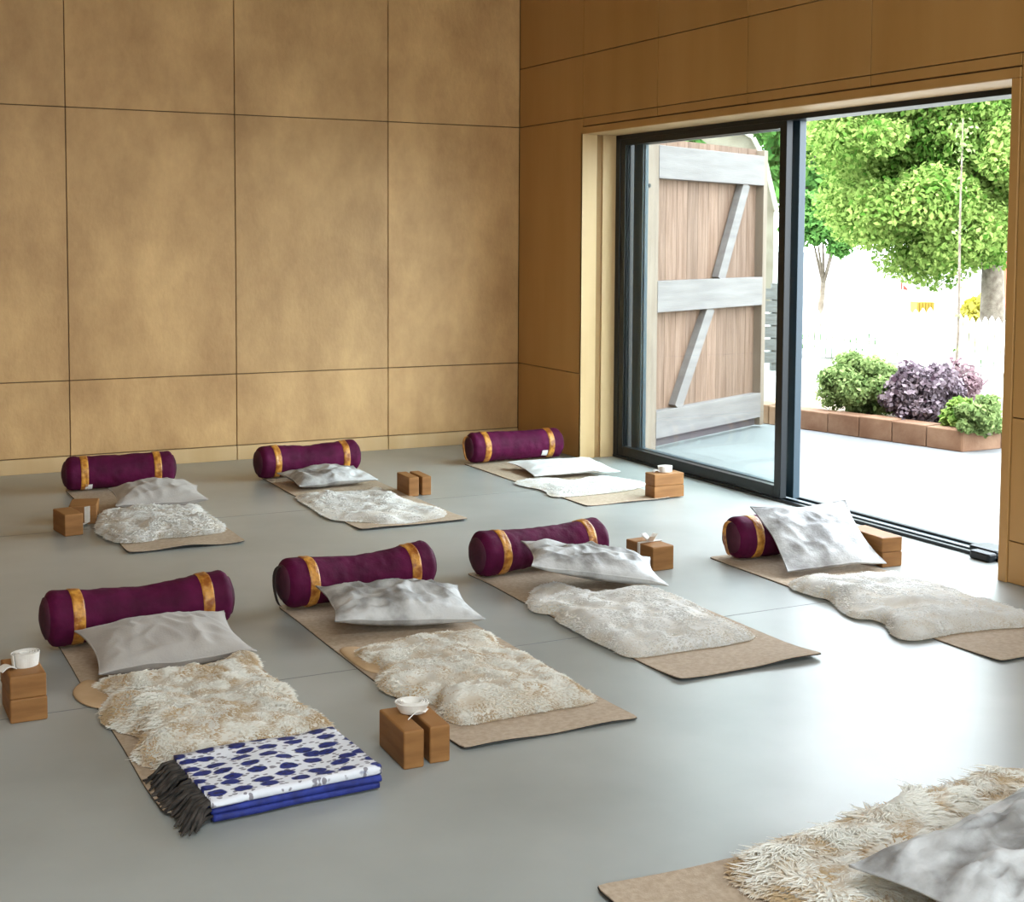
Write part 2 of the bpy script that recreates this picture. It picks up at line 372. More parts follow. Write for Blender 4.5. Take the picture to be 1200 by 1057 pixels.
def sup_floor(z=.0062): return lambda X, Y: np.full(X.shape, z)
def sup_bolster(cx, cy, rz, L=.70, r=.108, z0=.0062):
    c, s = math.cos(rz), math.sin(rz)
    def f(X, Y):
        u = (X-cx)*c+(Y-cy)*s; v = -(X-cx)*s+(Y-cy)*c
        return np.where((np.abs(u) < L/2+.01) & (np.abs(v) < r), z0+r+.003+np.sqrt(np.clip(r*r-v*v, 0, None)), 0)
    return f
def sup_box(x0, x1, y0, y1, z): return lambda X, Y: np.where((X > x0) & (X < x1) & (Y > y0) & (Y < y1), z, 0)
def inpoly(X, Y, P):
    c = np.zeros(X.shape, bool); n = len(P)
    for i in range(n):
        (xa, ya), (xb, yb) = P[i][:2], P[(i+1) % n][:2]
        t = ((ya > Y) != (yb > Y)) & (X < (xb-xa)*(Y-ya)/(yb-ya+1e-12)+xa); c ^= t
    return c
def sup_poly(P, z): return lambda X, Y: np.where(inpoly(X, Y, P), z, 0)

def pillow(cx, cy, rz, w, d, thick, sups, mat, label, seed=0, slope=.85, wr=.010, pinch=.10, tx=0.0, ty=0.0, mid0=.045):
    n = 61; g = np.linspace(-1, 1, n); U, V = np.meshgrid(g, g, indexing='ij')
    k = 1-pinch*(1-np.abs(V)**2); k2 = 1-pinch*(1-np.abs(U)**2)
    lx = U*w/2*k; ly = V*d/2*k2
    c, s = math.cos(rz), math.sin(rz); X = cx+lx*c-ly*s; Y = cy+lx*s+ly*c
    PLN = tx*(lx*np.sign(tx)+w/2)*np.sign(tx)+np.maximum(ty*(ly+d/2), 0)*1.0 if tx >= 0 else -tx*(w/2-lx)+ty*(ly+d/2)
    S = np.zeros(X.shape)
    for f in sups: S = np.maximum(S, f(X, Y))
    px = np.stack([X.ravel(), Y.ravel()], 1); D = np.sqrt(((px[:, None]-px[None])**2).sum(-1))
    S = (S.ravel()[None]-slope*D).max(1).reshape(n, n)
    for _ in range(6):
        q = S.copy(); q[1:-1, 1:-1] = (S[:-2, 1:-1]+S[2:, 1:-1]+S[1:-1, :-2]+S[1:-1, 2:]+2*S[1:-1, 1:-1])/6; S = np.maximum(q, S*.0+np.minimum(q, q)) if False else np.maximum(q, S)
    e = np.clip((1-U**2)*(1-V**2), 0, 1); T = thick*(.62*e**.42+.38*e**.9)
    P2 = np.stack([lx, ly], -1)
    a = vnoise(P2, 5, seed)*1.6; rid = 1-np.abs(vnoise(np.stack([lx*1.0+.06*a, ly*2.2+.05*a], -1), 7, seed+3))*2
    rid2 = 1-np.abs(vnoise(np.stack([lx*1.4+ly*.9, ly*1.2-lx*.6+.04*a], -1), 12, seed+5))*2
    wrk = wr*(rid*1.1+.5*rid2+.5*vnoise(P2, 4, seed+9))*np.clip(e*2.5, 0, 1)
    e = np.clip((1-U**2)*(1-V**2), 0, 1); T = thick*(.66*e**.40+.34*e)
    P2 = np.stack([lx, ly], -1)
    a = vnoise(P2, 5, seed)*1.6; rid = 1-np.abs(vnoise(np.stack([lx*1.0+.06*a, ly*2.2+.05*a], -1), 7, seed+3))*2
    rid2 = 1-np.abs(vnoise(np.stack([lx*1.4+ly*.9, ly*1.2-lx*.6+.04*a], -1), 12, seed+5))*2
    wrk = wr*(rid*1.1+.6*rid2+.5*vnoise(P2, 4, seed+9))*np.clip(e*2.5, 0, 1)
    edgew = np.clip(1-e*2, 0, 1)
    mid = PLN+mid0+edgew*.010*vnoise(P2, 9, seed+2)
    bot = np.maximum(S+.003, mid-T*.5); top = np.maximum(mid+T*.5+wrk, bot+.006)
    top = np.maximum(top, S+.008)
    r = empty('pillow', (cx, cy, 0), rz, label, 'pillow', 'grey cushions propped on the bolsters')
    A = np.stack([lx, ly, bot], -1); B = np.stack([lx, ly, top], -1)
    edge = [(i, 0) for i in range(n)]+[(n-1, j) for j in range(1, n)]+[(i, n-1) for i in range(n-2, -1, -1)]+[(0, j) for j in range(n-2, 0, -1)]
    E = np.array([[A[q] for q in edge], [B[q] for q in edge]])
    MB().grid(A[:, ::-1]).grid(B).grid(E, closed=True).build('cover', mat, r, smooth=True)
    mid = np.array([(A[q]+B[q])/2 for q in edge]); mid = np.vstack([mid, mid[:1]])
    MB().tube(mid[::2], .0038, 6, False).build('piping', mat, r, smooth=True)
    return r

def smooth_poly(P, k=6):
    P = np.asarray(P, float); n = len(P); out = []
    for i in range(n):
        p0, p1, p2, p3 = P[i-1], P[i], P[(i+1) % n], P[(i+2) % n]
        for j in range(k):
            t = j/k; out.append(.5*((2*p1)+(-p0+p2)*t+(2*p0-5*p1+4*p2-p3)*t*t+(-p0+3*p1-3*p2+p3)*t**3))
    return np.array(out)
def px_outline(pts, sc, ox, oy, z=.035): return [tuple(ray(ox+a*sc, oy+b_*sc, z)[:2]) for a, b_ in pts]

def sheepskin(outline, label, mat, n_tuft=7000, H=.035, tuft=.034, wid=.006, seed=0, base=.0062, lump=.018, tc=.5, flap=None, bumps=None, flow=None):
    O = smooth_poly(outline); c = O.mean(0); r = empty('sheepskin', (c[0], c[1], base), 0, label, 'sheepskin rug', 'sheepskins laid over the mats')
    O = O-c; no = len(O); nr = 26; rng = np.random.default_rng(100+seed)
    def hgt(x, y, e):                       # e: 0 at the rim .. 1 deep inside
        p = np.stack([x, y], -1)
        z = H*(1-np.exp(-e*8))+lump*np.clip(e*4, 0, 1)*(vnoise(p, 6, seed)+.6*vnoise(p, 14, seed+1)+.3*vnoise(p, 30, seed+3))
        if bumps is not None: z = z+bumps(x+c[0], y+c[1])*np.clip(e*3, 0, 1)
        return np.maximum(z, .006)
    rings = []; tone = []
    q = 1-np.linspace(0, 1, nr)**1.6
    for k in q[:-1]:
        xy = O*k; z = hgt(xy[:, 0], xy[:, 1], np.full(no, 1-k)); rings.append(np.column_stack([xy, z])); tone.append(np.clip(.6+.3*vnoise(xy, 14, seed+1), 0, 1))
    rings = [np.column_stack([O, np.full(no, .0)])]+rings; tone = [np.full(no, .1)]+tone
    m = MB().grid(np.array(rings), np.array(tone), closed=True)
    nl = (len(rings)-1)*no; m.add([[0, 0, float(hgt(np.zeros(1), np.zeros(1), np.ones(1))[0])]], [], [.35]); ci = m.n-1
    for j in range(no): m.f.append((nl+j, nl+(j+1) % no, ci))
    m.f.append(tuple(range(no))[::-1])
    m.build('hide', mat, r, smooth=True)
    # tufts of wool: short curled tapering locks
    N = n_tuft; th = rng.integers(0, no, N); nx = (th+1) % no; f = rng.random(N)
    rim = O[th]*(1-f)[:, None]+O[nx]*f[:, None]; seg = np.hypot(*(O[(np.arange(no)+1) % no]-O).T); rad = np.hypot(*O.T)
    wgt = seg*rad; wgt /= wgt.sum(); th = rng.choice(no, N, p=wgt); nx = (th+1) % no; rim = O[th]*(1-f)[:, None]+O[nx]*f[:, None]
    k = np.sqrt(rng.random(N)); k = np.where(rng.random(N) < .12, 1-.05*rng.random(N), k); xy = rim*k[:, None]; e = 1-k
    z = hgt(xy[:, 0], xy[:, 1], e)-.004
    ang = (flow if flow is not None else -1.3)+1.5*vnoise(xy, 5.0, seed+5)*1.4+.9*vnoise(xy, 14, seed+6)+.35*rng.normal(size=N)
    out = rim/(np.linalg.norm(rim, axis=1)[:, None]+1e-9); wo = np.clip((k-.72)/.25, 0, 1)[:, None]
    dxy = np.column_stack([np.cos(ang), np.sin(ang)])*(1-wo)+out*wo; dxy /= np.linalg.norm(dxy, axis=1)[:, None]+1e-9
    clump = np.clip(.5+.8*vnoise(xy, 22, seed+8), 0, 1)
    ln = tuft*(.5+.5*rng.random(N))*(.7+.5*clump); upw = .30+.45*clump*rng.random(N)
    upw = np.where(k > .9, .22+.2*rng.random(N), upw)
    side = np.column_stack([-dxy[:, 1], dxy[:, 0]]); w0 = wid*(.7+.6*rng.random(N))
    S = 4; V = np.zeros((N, S, 3, 3)); TN = np.zeros((N, S, 3)); curl = rng.normal(size=N)*.35
    for i in range(S):
        t = i/(S-1); adv = ln*(t-.18*t*t); zz = z+ln*upw*(t-.75*t*t)+.002
        zz = np.maximum(zz, .003)
        cxy = xy+dxy*adv[:, None]+side*(curl*ln*t*t)[:, None]; wd = w0*(1-.88*t)
        V[:, i, 0, :2] = cxy-side*wd[:, None]*.5; V[:, i, 1, :2] = cxy; V[:, i, 2, :2] = cxy+side*wd[:, None]*.5
        V[:, i, 0, 2] = zz-wd*.25; V[:, i, 1, 2] = zz+wd*.35; V[:, i, 2, 2] = zz-wd*.25
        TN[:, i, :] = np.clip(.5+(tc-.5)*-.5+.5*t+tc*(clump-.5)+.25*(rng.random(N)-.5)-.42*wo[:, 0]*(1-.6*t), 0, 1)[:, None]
    V[..., 2] = np.maximum(V[..., 2], .001)
    idx = np.arange(N)[:, None]*S*3; fs = []
    for i in range(S-1):
        for j in range(2): fs.append(np.concatenate([idx+i*3+j, idx+i*3+j+1, idx+(i+1)*3+j+1, idx+(i+1)*3+j], 1))
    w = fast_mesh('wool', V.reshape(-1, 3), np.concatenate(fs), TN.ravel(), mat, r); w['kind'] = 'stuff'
    if flap is not None:
        Q = smooth_poly(flap)-c; nq = len(Q); cq = Q.mean(0); rr = []
        for kk, zz in ((1, 0), (.985, .004), (.90, .008), (.5, .010), (.15, .010)): rr.append(np.column_stack([cq+(Q-cq)*kk, np.full(nq, zz)]))
        mm = MB().grid(np.array(rr), closed=True); mm.f.append(tuple(4*nq+j for j in range(nq))); mm.f.append(tuple(range(nq))[::-1])
        mm.build('leg_flap', HIDE, r, smooth=True)['label'] = 'smooth tan leg end of the skin'
    return r

def block(cx, cy, z, rz, label, dims=(.115, .22, .075), seed=0):      # x, y, z sizes
    a, b_, c = dims; m = MB().box(-a/2, a/2, -b_/2, b_/2, 0, c)
    o = m.build('yoga_block', CORK, None, bevel=.006, seg=3); o.location = (cx, cy, z); o.rotation_euler = (0, 0, rz)
    return tag(o, label, 'yoga block', 'wooden blocks beside the mats')

def ribbon(m, pts, w, t=.0025, up=(0, 0, 1)):
    P = np.asarray(pts, float); T = np.gradient(P, axis=0); T /= np.linalg.norm(T, axis=1)[:, None]+1e-9; up = np.broadcast_to(np.asarray(up, float), P.shape)
    n = np.cross(T, up); n /= np.linalg.norm(n, axis=1)[:, None]+1e-9
    q = np.stack([P-up*w/2-n*t/2, P+up*w/2-n*t/2, P+up*w/2+n*t/2, P-up*w/2+n*t/2], 1); m.grid(q, closed=True)
    k = len(P); b0 = m.n-4*k; m.f.append((b0, b0+1, b0+2, b0+3)); m.f.append((m.n-4, m.n-3, m.n-2, m.n-1))
    return m
def coil(cx, cy, z, rz, label, r0=.018, r1=.042, w=.038, flare=.25, tail=.10, mat=None, tdir=(-1, .2, 0)):
    R = empty('yoga_strap', (cx, cy, z), rz, label, 'yoga strap', 'white cotton straps on the blocks')
    a = np.linspace(0, 2*math.pi*4.5, 160); rr = r0+(r1-r0)*a/a[-1]+.0015*np.sin(a*2.3)
    P = np.column_stack([rr*np.cos(a), rr*np.sin(a)*.9, np.full(len(a), w/2+.001)])
    up = np.column_stack([np.cos(a)*flare, np.sin(a)*flare, np.ones(len(a))]); up /= np.linalg.norm(up, axis=1)[:, None]
    ribbon(MB(), P, w, .0035, up).build('coil', mat or COTTON, R, smooth=False)
    if tail:
        t = np.linspace(0, 1, 12)[:, None]; s = P[-1]*[1, 1, 0]; Q = s+np.array(tdir)*tail*t; Q[:, 2] = .005-.002*t[:, 0]+.012*np.sin(t[:, 0]*math.pi)
        ribbon(MB(), Q, w*.95, .003, np.array([.2, 1, 0])/np.linalg.norm([.2, 1, 0])).build('tail', mat or COTTON, R)
    return R

# ------------------------------------------------------------------ the eight places
# front-left
MATS = dict(
 FL=(-4.15, -3.52, -5.97, -4.12), FC=(-3.20, -2.555, -5.88, -3.98), FR=(-2.215, -1.56, -5.61, -3.80),
 RT=(-.98, -.36, -5.95, -4.02), BL=(-3.575, -2.97, -2.69, -.72), BC=(-2.33, -1.68, -2.67, -.80), BR=(-.87, -.27, -2.60, -.86))
LBL = dict(FL='tan mat under the blue patterned blanket, nearest on the left', FC='tan mat between the blanket mat and the knotted-strap block, twin blocks at its foot',
 FR='tan mat in the front row with its bare foot end pointing at the doorway floor reflection', RT='tan mat beside the doorway at the right edge, white shaggy skin on it',
 BL='tan mat far left by the back wall with its dark edge curling up', BC='tan mat in the back row, second from the left, near the twin standing blocks',
 BR='tan mat in the back corner beside the sliding door')
LBL['FR'] = 'tan mat in front of the strap-tied block, third from left in the front row'
for i, k in enumerate(MATS): mat_thing(*MATS[k], LBL[k], seed=i*7, wave=.012 if k in ('BL', 'FR') else .006)

R_ = math.radians
BO = dict(FL=(-3.84, -4.19, R_(3), .72), FC=(-2.86, -4.04, R_(5), .70), FR=(-1.86, -3.87, R_(5), .70), RT=(-.58, -4.14, R_(-4), .66),
          BL=(-3.25, -.80, R_(-3), .66), BC=(-2.02, -.85, R_(4), .70), BR=(-.48, -.88, R_(0), .72))
BLB = dict(FL='dark burgundy bolster at the head of the mat with the blue blanket', FC='burgundy bolster with a dark loop handle, second from left in the front row',
 FR='plum bolster in front of the strap-tied block', RT='burgundy bolster mostly hidden behind the tilted pillow near the doorway',
 BL='dark plum bolster at far left by the back wall', BC='burgundy bolster in the middle of the back row', BR='bright magenta bolster in the back corner by the door jamb')
HND = dict(FL=None, FC=True, FR=None, RT=GOLD, BL=None, BC=None, BR=GOLD)
for i, k in enumerate(BO):
    x, y, a, L = BO[k]
    bolster(x, y, a, BLB[k], L=L, seed=20+i*5, sag=.15 if k in ('FL', 'FC', 'BC', 'FR') else .05, handle=HND[k], bend=.012 if k in ('FC', 'FL') else 0,
            labeltag=(.2, math.radians(205)) if k == 'BR' else ((-.2, math.radians(215)) if k == 'BL' else None))
def SB(k): x, y, a, L = BO[k]; return sup_bolster(x, y, a, L)

# sheepskin outlines measured on the floor
OFL = px_outline([(300, 330), (480, 315), (620, 300), (700, 270), (755, 245), (790, 265), (800, 305), (880, 350), (905, 400), (960, 430), (1010, 455), (1020, 480), (940, 525), (820, 560), (700, 580), (560, 582), (440, 565), (415, 530), (440, 490), (380, 465), (320, 440), (318, 400), (345, 370)], .3833, 0, 670)
OFC = px_outline([(290, 345), (400, 315), (500, 295), (620, 290), (690, 305), (710, 330), (790, 360), (860, 400), (930, 440), (985, 470), (975, 490), (850, 510), (740, 530), (640, 548), (585, 548), (540, 525), (520, 490), (430, 475), (370, 450), (360, 415), (370, 390), (330, 375)], .4, 300, 620)
OFR = px_outline([(215, 270), (250, 222), (310, 230), (400, 250), (520, 245), (600, 235), (660, 255), (760, 290), (830, 330), (900, 360), (940, 380), (860, 402), (720, 422), (600, 440), (530, 440), (470, 412), (420, 390), (350, 350), (310, 330), (300, 310), (235, 300)], .3667, 540, 600)
ORT = px_outline([(335, 350), (400, 320), (600, 318), (720, 310), (840, 340), (960, 380), (1080, 420), (1200, 455), (1260, 478), (1200, 497), (1100, 503), (960, 518), (800, 545), (720, 530), (690, 490), (640, 470), (560, 460), (480, 400), (420, 385)], .3167, 820, 570)
OBL = px_outline([(380, 290), (375, 240), (400, 200), (520, 195), (700, 185), (960, 175), (990, 220), (1080, 245), (1100, 285), (1040, 300), (930, 312), (760, 325), (640, 347), (500, 350), (440, 330)], .2, 40, 560)
OBC = px_outline([(270, 310), (400, 290), (590, 280), (640, 265), (700, 290), (780, 325), (940, 365), (960, 400), (860, 422), (720, 440), (600, 428), (430, 412), (340, 360)], .25, 280, 500)
OBR = px_outline([(320, 270), (400, 248), (520, 265), (700, 245), (850, 260), (870, 285), (740, 310), (500, 328), (440, 300)], .2667, 520, 490)
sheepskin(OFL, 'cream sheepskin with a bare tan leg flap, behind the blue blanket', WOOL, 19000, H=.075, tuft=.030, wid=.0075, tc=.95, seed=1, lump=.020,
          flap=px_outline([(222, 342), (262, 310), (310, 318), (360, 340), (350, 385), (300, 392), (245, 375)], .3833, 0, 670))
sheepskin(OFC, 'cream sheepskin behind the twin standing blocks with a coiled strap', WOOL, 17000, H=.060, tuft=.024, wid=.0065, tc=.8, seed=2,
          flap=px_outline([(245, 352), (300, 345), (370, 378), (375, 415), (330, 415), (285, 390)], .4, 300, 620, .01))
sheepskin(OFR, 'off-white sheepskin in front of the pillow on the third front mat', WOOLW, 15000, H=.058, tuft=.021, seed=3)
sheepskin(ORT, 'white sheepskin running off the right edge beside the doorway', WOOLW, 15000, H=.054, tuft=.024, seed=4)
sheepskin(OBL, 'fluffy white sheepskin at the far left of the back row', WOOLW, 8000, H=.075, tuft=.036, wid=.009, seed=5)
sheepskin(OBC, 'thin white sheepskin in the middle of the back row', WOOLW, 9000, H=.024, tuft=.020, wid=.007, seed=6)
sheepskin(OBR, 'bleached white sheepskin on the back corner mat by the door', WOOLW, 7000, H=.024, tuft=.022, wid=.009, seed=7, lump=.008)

pillow(-3.82, -4.55, R_(3), .58, .38, .155, [sup_floor(), sup_poly(OFL, .05)], LINEN, 'plain taupe pillow leaning on the front left bolster', seed=31, wr=.008, ty=.16)
pillow(-2.83, -4.45, R_(-8), .62, .40, .14, [sup_floor(), sup_poly(OFC, .05)], SILVER, 'mottled silver pillow on the bolster with the dark loop handle', seed=47, wr=.013, ty=.10, tx=-.06)
pillow(-1.79, -4.26, R_(-20), .62, .38, .13, [sup_floor(), sup_poly(OFR, .04)], SILVER, 'wrinkled silver grey pillow in front of the strap-tied block', seed=55, wr=.014, ty=.08, tx=-.16)
pillow(-.60, -4.40, R_(-8), .54, .37, .09, [sup_floor()], SILVER, 'large pale mottled pillow tilted steeply over the doorway bolster', seed=63, wr=.006, ty=.66, mid0=.03)
pillow(-3.18, -1.56, R_(-4), .52, .36, .16, [sup_floor(.02), sup_poly(OBL, .06)], LINEN, 'puffy taupe pillow standing on the fluffy back left sheepskin', seed=71, wr=.010, ty=.10, mid0=.06)
pillow(-2.02, -1.24, R_(4), .54, .38, .11, [sup_floor()], SILVER, 'crumpled silver pillow against the middle back row bolster', seed=83, wr=.012, ty=.06)
pillow(-.42, -1.50, R_(-6), .62, .50, .065, [sup_floor(.03), sup_poly(OBR, .03)], PALELINEN, 'flat white pillow in the back corner near the door', seed=95, wr=.005, ty=.03, mid0=.04)

# blocks and straps
block(-4.372, -4.90, 0, R_(0), 'lower tan block of the stack at the left edge', (.118, .22, .080))
block(-4.375, -4.90, .080, R_(1), 'upper tan block of the stack at the left edge, under a strap coil', (.116, .22, .078))
coil(-4.365, -4.90, .158, R_(30), 'white strap coil on the stacked blocks at the left edge', r1=.046, w=.045, flare=.12, tail=.05)
block(-3.387, -5.83, 0, R_(-2), 'left one of two blocks standing on edge at the foot of a front mat', (.066, .225, .118))
block(-3.295, -5.82, 0, R_(-3), 'right one of two blocks standing on edge, touching the front mat corner', (.066, .225, .116))
coil(-3.335, -5.79, .119, R_(150), 'white strap coil across the two blocks standing on edge', r0=.020, r1=.046, w=.036, flare=.5, tail=.09, tdir=(.5, .7, 0))
block(-1.335, -4.03, 0, R_(3), 'tan block tied with a strap behind the plum bolster', (.125, .23, .118))
R = empty('yoga_strap', (-1.335, -4.03, 0), R_(3), 'cream strap knotted around the block behind the plum bolster', 'yoga strap', 'white cotton straps on the blocks')
b = MB(); yy = .0
hx, hz = .0655, .1205
loop = [(-hx, yy, .004), (-hx, yy, hz*.5), (-hx, yy, hz), (-hx*.4, yy, hz+.001), (hx*.4, yy, hz+.001), (hx, yy, hz), (hx, yy, hz*.5), (hx, yy, .004)]
ribbon(b, loop, .02, .003, (0, 1, 0)); b.build('band', COTTON, R)
b = MB()
for a in (0.3, 1.7, 2.9, 4.4):
    t = np.linspace(0, 1, 10); d = np.array([math.cos(a), math.sin(a)]); rad_ = .045
    P = np.column_stack([d[0]*rad_*np.sin(t*math.pi*.9), d[1]*rad_*np.sin(t*math.pi*.9), hz+.006+.034*np.sin(t*math.pi)*(.6+.4*t)])
    ribbon(b, P, .028, .003, (-d[1], d[0], 0))
b.build('knot', COTTON, R)
block(-.262, -4.42, 0, R_(-4), 'lower block of the stack behind the tilted pillow by the doorway', (.12, .30, .074))
block(-.262, -4.42, .075, R_(-5), 'upper block of the stack behind the tilted pillow by the doorway', (.12, .30, .072))
block(-3.765, -2.02, 0, R_(8), 'short-ended block leftmost beside the back left mat', (.10, .21, .118))
block(-3.63, -1.73, .0, R_(-14), 'block with a strap round it next to the fluffy sheepskin', (.15, .22, .105))
R = empty('yoga_strap', (-3.63, -1.83, 0), R_(-14), 'white strap unwound from a block onto the floor at far left', 'yoga strap', 'white cotton straps on the blocks')
b = MB(); ribbon(b, [(-.0, -.016, .10), (0, -.016, .05), (0, -.018, .012), (-.03, -.05, .004), (-.06, -.12, .004), (-.10, -.17, .004)], .03, .003, (.95, -.2, .2)); b.build('tail', COTTON, R)
b = MB(); ribbon(b, [(-.06, -.14, .022), (-.02, -.16, .03), (-.05, -.22, .024), (-.12, -.2, .02), (-.1, -.13, .024), (-.04, -.17, .021)], .036, .003, (.1, .1, 1)); b.build('coil', COTTON, R)
block(-1.665, -1.74, 0, R_(-3), 'left block of the pair standing on edge by the middle back mat', (.066, .23, .120))
block(-1.575, -1.73, 0, R_(-3), 'right block of the pair standing on edge by the middle back mat', (.062, .23, .118))
block(-.27, -2.53, .0065, R_(-2), 'lower block of the stack on the back corner mat foot near the door', (.215, .115, .075))
block(-.272, -2.53, .082, R_(-1), 'upper block of the stack near the sliding door, strap coil on it', (.213, .114, .074))
coil(-.26, -2.52, .157, R_(0), 'white strap coil on the stacked blocks near the sliding door', r1=.045, w=.036, flare=.1, tail=.04)

# blue patterned blanket folded on the nearest left mat
def blanket():
    mt = bpy.data.materials.new('blue_print'); mt.use_nodes = True; nt = mt.node_tree; N = nt.nodes; L = nt.links; p = N['Principled BSDF']; p.inputs['Roughness'].default_value = .75
    t = N.new('ShaderNodeTexCoord'); mp = N.new('ShaderNodeMapping'); mp.inputs['Scale'].default_value = (11.5, 17, 11); L.new(t.outputs['Object'], mp.inputs[0])
    nz = N.new('ShaderNodeTexNoise'); nz.inputs['Scale'].default_value = 3; L.new(mp.outputs[0], nz.inputs[0])
    mx = N.new('ShaderNodeMix'); mx.data_type = 'RGBA'; mx.inputs[0].default_value = .2; L.new(mp.outputs[0], mx.inputs[6]); L.new(nz.outputs['Color'], mx.inputs[7])
    v = N.new('ShaderNodeTexVoronoi'); v.voronoi_dimensions = '2D'; v.inputs['Scale'].default_value = 1.3; v.inputs['Randomness'].default_value = .55; L.new(mx.outputs[2], v.inputs['Vector'])
    r = N.new('ShaderNodeValToRGB'); e = r.color_ramp.elements; e[0].position = .31; e[0].color = (.008, .017, .16, 1); e[1].position = .37; e[1].color = (.72, .73, .78, 1)
    L.new(v.outputs['Distance'], r.inputs[0])
    v2 = N.new('ShaderNodeTexVoronoi'); v2.voronoi_dimensions = '2D'; v2.inputs['Scale'].default_value = 3.6; L.new(mx.outputs[2], v2.inputs['Vector'])
    r2 = N.new('ShaderNodeValToRGB'); r2.color_ramp.elements[0].position = .20; r2.color_ramp.elements[0].color = (.16, .13, .16, 1); r2.color_ramp.elements[1].position = .27; r2.color_ramp.elements[1].color = (1, 1, 1, 1)
    L.new(v2.outputs['Distance'], r2.inputs[0]); mm = N.new('ShaderNodeMix'); mm.data_type = 'RGBA'; mm.blend_type = 'MULTIPLY'; mm.inputs[0].default_value = .8
    L.new(r.outputs[0], mm.inputs[6]); L.new(r2.outputs[0], mm.inputs[7]); L.new(mm.outputs[2], p.inputs['Base Color'])
    nb = N.new('ShaderNodeTexNoise'); nb.inputs['Scale'].default_value = 60; L.new(t.outputs['Object'], nb.inputs[0]); bb = N.new('ShaderNodeBump'); bb.inputs['Strength'].default_value = .3; bb.inputs['Distance'].default_value = .01
    L.new(nb.outputs[0], bb.inputs['Height']); L.new(bb.outputs[0], p.inputs['Normal'])
    cx, cy = -3.80, -5.875
    R = empty('folded_blanket', (cx, cy, .0062), R_(2.5), 'blue and white patterned blanket with dark fringe folded on the front left mat', 'blanket')
    hx, hy = .252, .182
    def layer(z0, z1, ix, iy, seed, amp=.004):
        nx, ns = 46, 40; xs_ = np.linspace(-hx+ix, hx-ix, nx); rows = []
        th = (z1-z0)/2; s = []
        for i in range(10): s.append((-hy+iy-th*math.sin(math.pi*i/9)*1.0, th*math.cos(math.pi*i/9)))     # front fold, round
        body_b = [(-hy+iy+(2*hy-2*iy)*q, -th) for q in np.linspace(.04, 1, 14)]; body_t = [(hy-iy-(2*hy-2*iy)*q, th) for q in np.linspace(0, .96, 14)]
        prof = np.array(s+body_b+body_t)
        for x in xs_:
            p_ = np.column_stack([np.full(len(prof), x), prof[:, 0], prof[:, 1]+(z0+z1)/2])
            w_ = vnoise(np.column_stack([p_[:, 0], p_[:, 1]]), 9, seed); p_[:, 2] += amp*w_*(prof[:, 1] > -.3*th); p_[:, 1] += .005*vnoise(np.column_stack([p_[:, 0], p_[:, 1]*0]), 8, seed+1)
            rows.append(p_)
        m = MB().grid(np.array(rows), closed=True); k = len(prof); m.f.append(tuple(range(k))); m.f.append(tuple((nx-1)*k+j for j in range(k))); return m
    layer(.0, .022, .006, .002, 3, 0).build('under_fold', ROYAL, R, smooth=True)['label'] = 'plain royal blue underside folds'
    layer(.0205, .042, .002, .000, 5, .003).build('under_fold', ROYAL, R, smooth=True)['label'] = 'plain royal blue middle fold'
    layer(.041, .066, .000, -.002, 8, .009).build('top_fold', mt, R, smooth=True)['label'] = 'white top fold printed with blue spots'
    m = MB(); rg = random.Random(3)
    for i in range(95):
        y = -hy+2*hy*rg.random(); z = rg.choice((.015, .035, .055, .055)); ln = .05+.05*rg.random(); dz = rg.uniform(-.2, .3); dy = rg.uniform(-.03, .02)-(.05 if y < -.12 else 0)
        pts = [(-hx+.01, y, z), (-hx-ln*.4, y+dy*.4, z*.8+.006), (-hx-ln*.8, y+dy*.8, max(z*.35, .006)), (-hx-ln, y+dy, .005)]
        m.tube(pts, [.0045, .006, .005, .003], 6)
    f = m.build('fringe', FRINGE, R, smooth=True); f['label'] = 'dark brown fringe along the left end'; f['kind'] = 'stuff'
blanket()

# the mat at the lower right, nearest the camera
R = mat_thing(-.335, .335, -1.0, 1.0, 'brown mat cropped by the lower right corner, nearest the camera', seed=91, wave=.012)
R.location = (-2.30, -7.205, 0); R.rotation_euler = (0, 0, R_(-90))
OC = [(-2.97, -7.02), (-2.92, -6.93), (-2.80, -6.90), (-2.66, -6.95), (-2.60, -6.90), (-2.45, -6.86), (-2.25, -6.90), (-2.10, -6.84), (-1.92, -6.86), (-1.75, -6.93), (-1.60, -7.0), (-1.55, -7.2), (-1.7, -7.45), (-1.95, -7.5), (-2.2, -7.45), (-2.45, -7.52), (-2.65, -7.44), (-2.85, -7.47), (-2.98, -7.36), (-2.93, -7.2)]
def cb(x, y): return .07*np.exp(-((x+2.0)**2/.08+(y+6.98)**2/.03))+.035*np.exp(-((x+2.42)**2/.05+(y+6.99)**2/.02))+.02*np.exp(-((x+2.8)**2/.02+(y+7.05)**2/.03))
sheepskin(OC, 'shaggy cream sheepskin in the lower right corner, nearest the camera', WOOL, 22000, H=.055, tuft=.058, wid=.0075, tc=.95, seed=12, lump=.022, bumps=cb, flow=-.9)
pillow(-2.44, -7.44, R_(8), .70, .50, .13, [sup_poly(OC, .11), sup_floor()], SILVER, 'silvery pillow cropped by the lower right corner', seed=103, wr=.015, mid0=.12, tx=.06)

# door stop on the track end
b = MB().box(.27, .40, Y2+.28, Y2+.46, .021, .055); o = b.build('door_stop', FRAME, None, bevel=.012, seg=2)
tag(o, 'small black door stop at the right end of the floor track', 'door stop')
MB().box(.215, .273, Y2+.27, Y2+.40, .0, .045).build('foot', FRAME, o, bevel=.01)

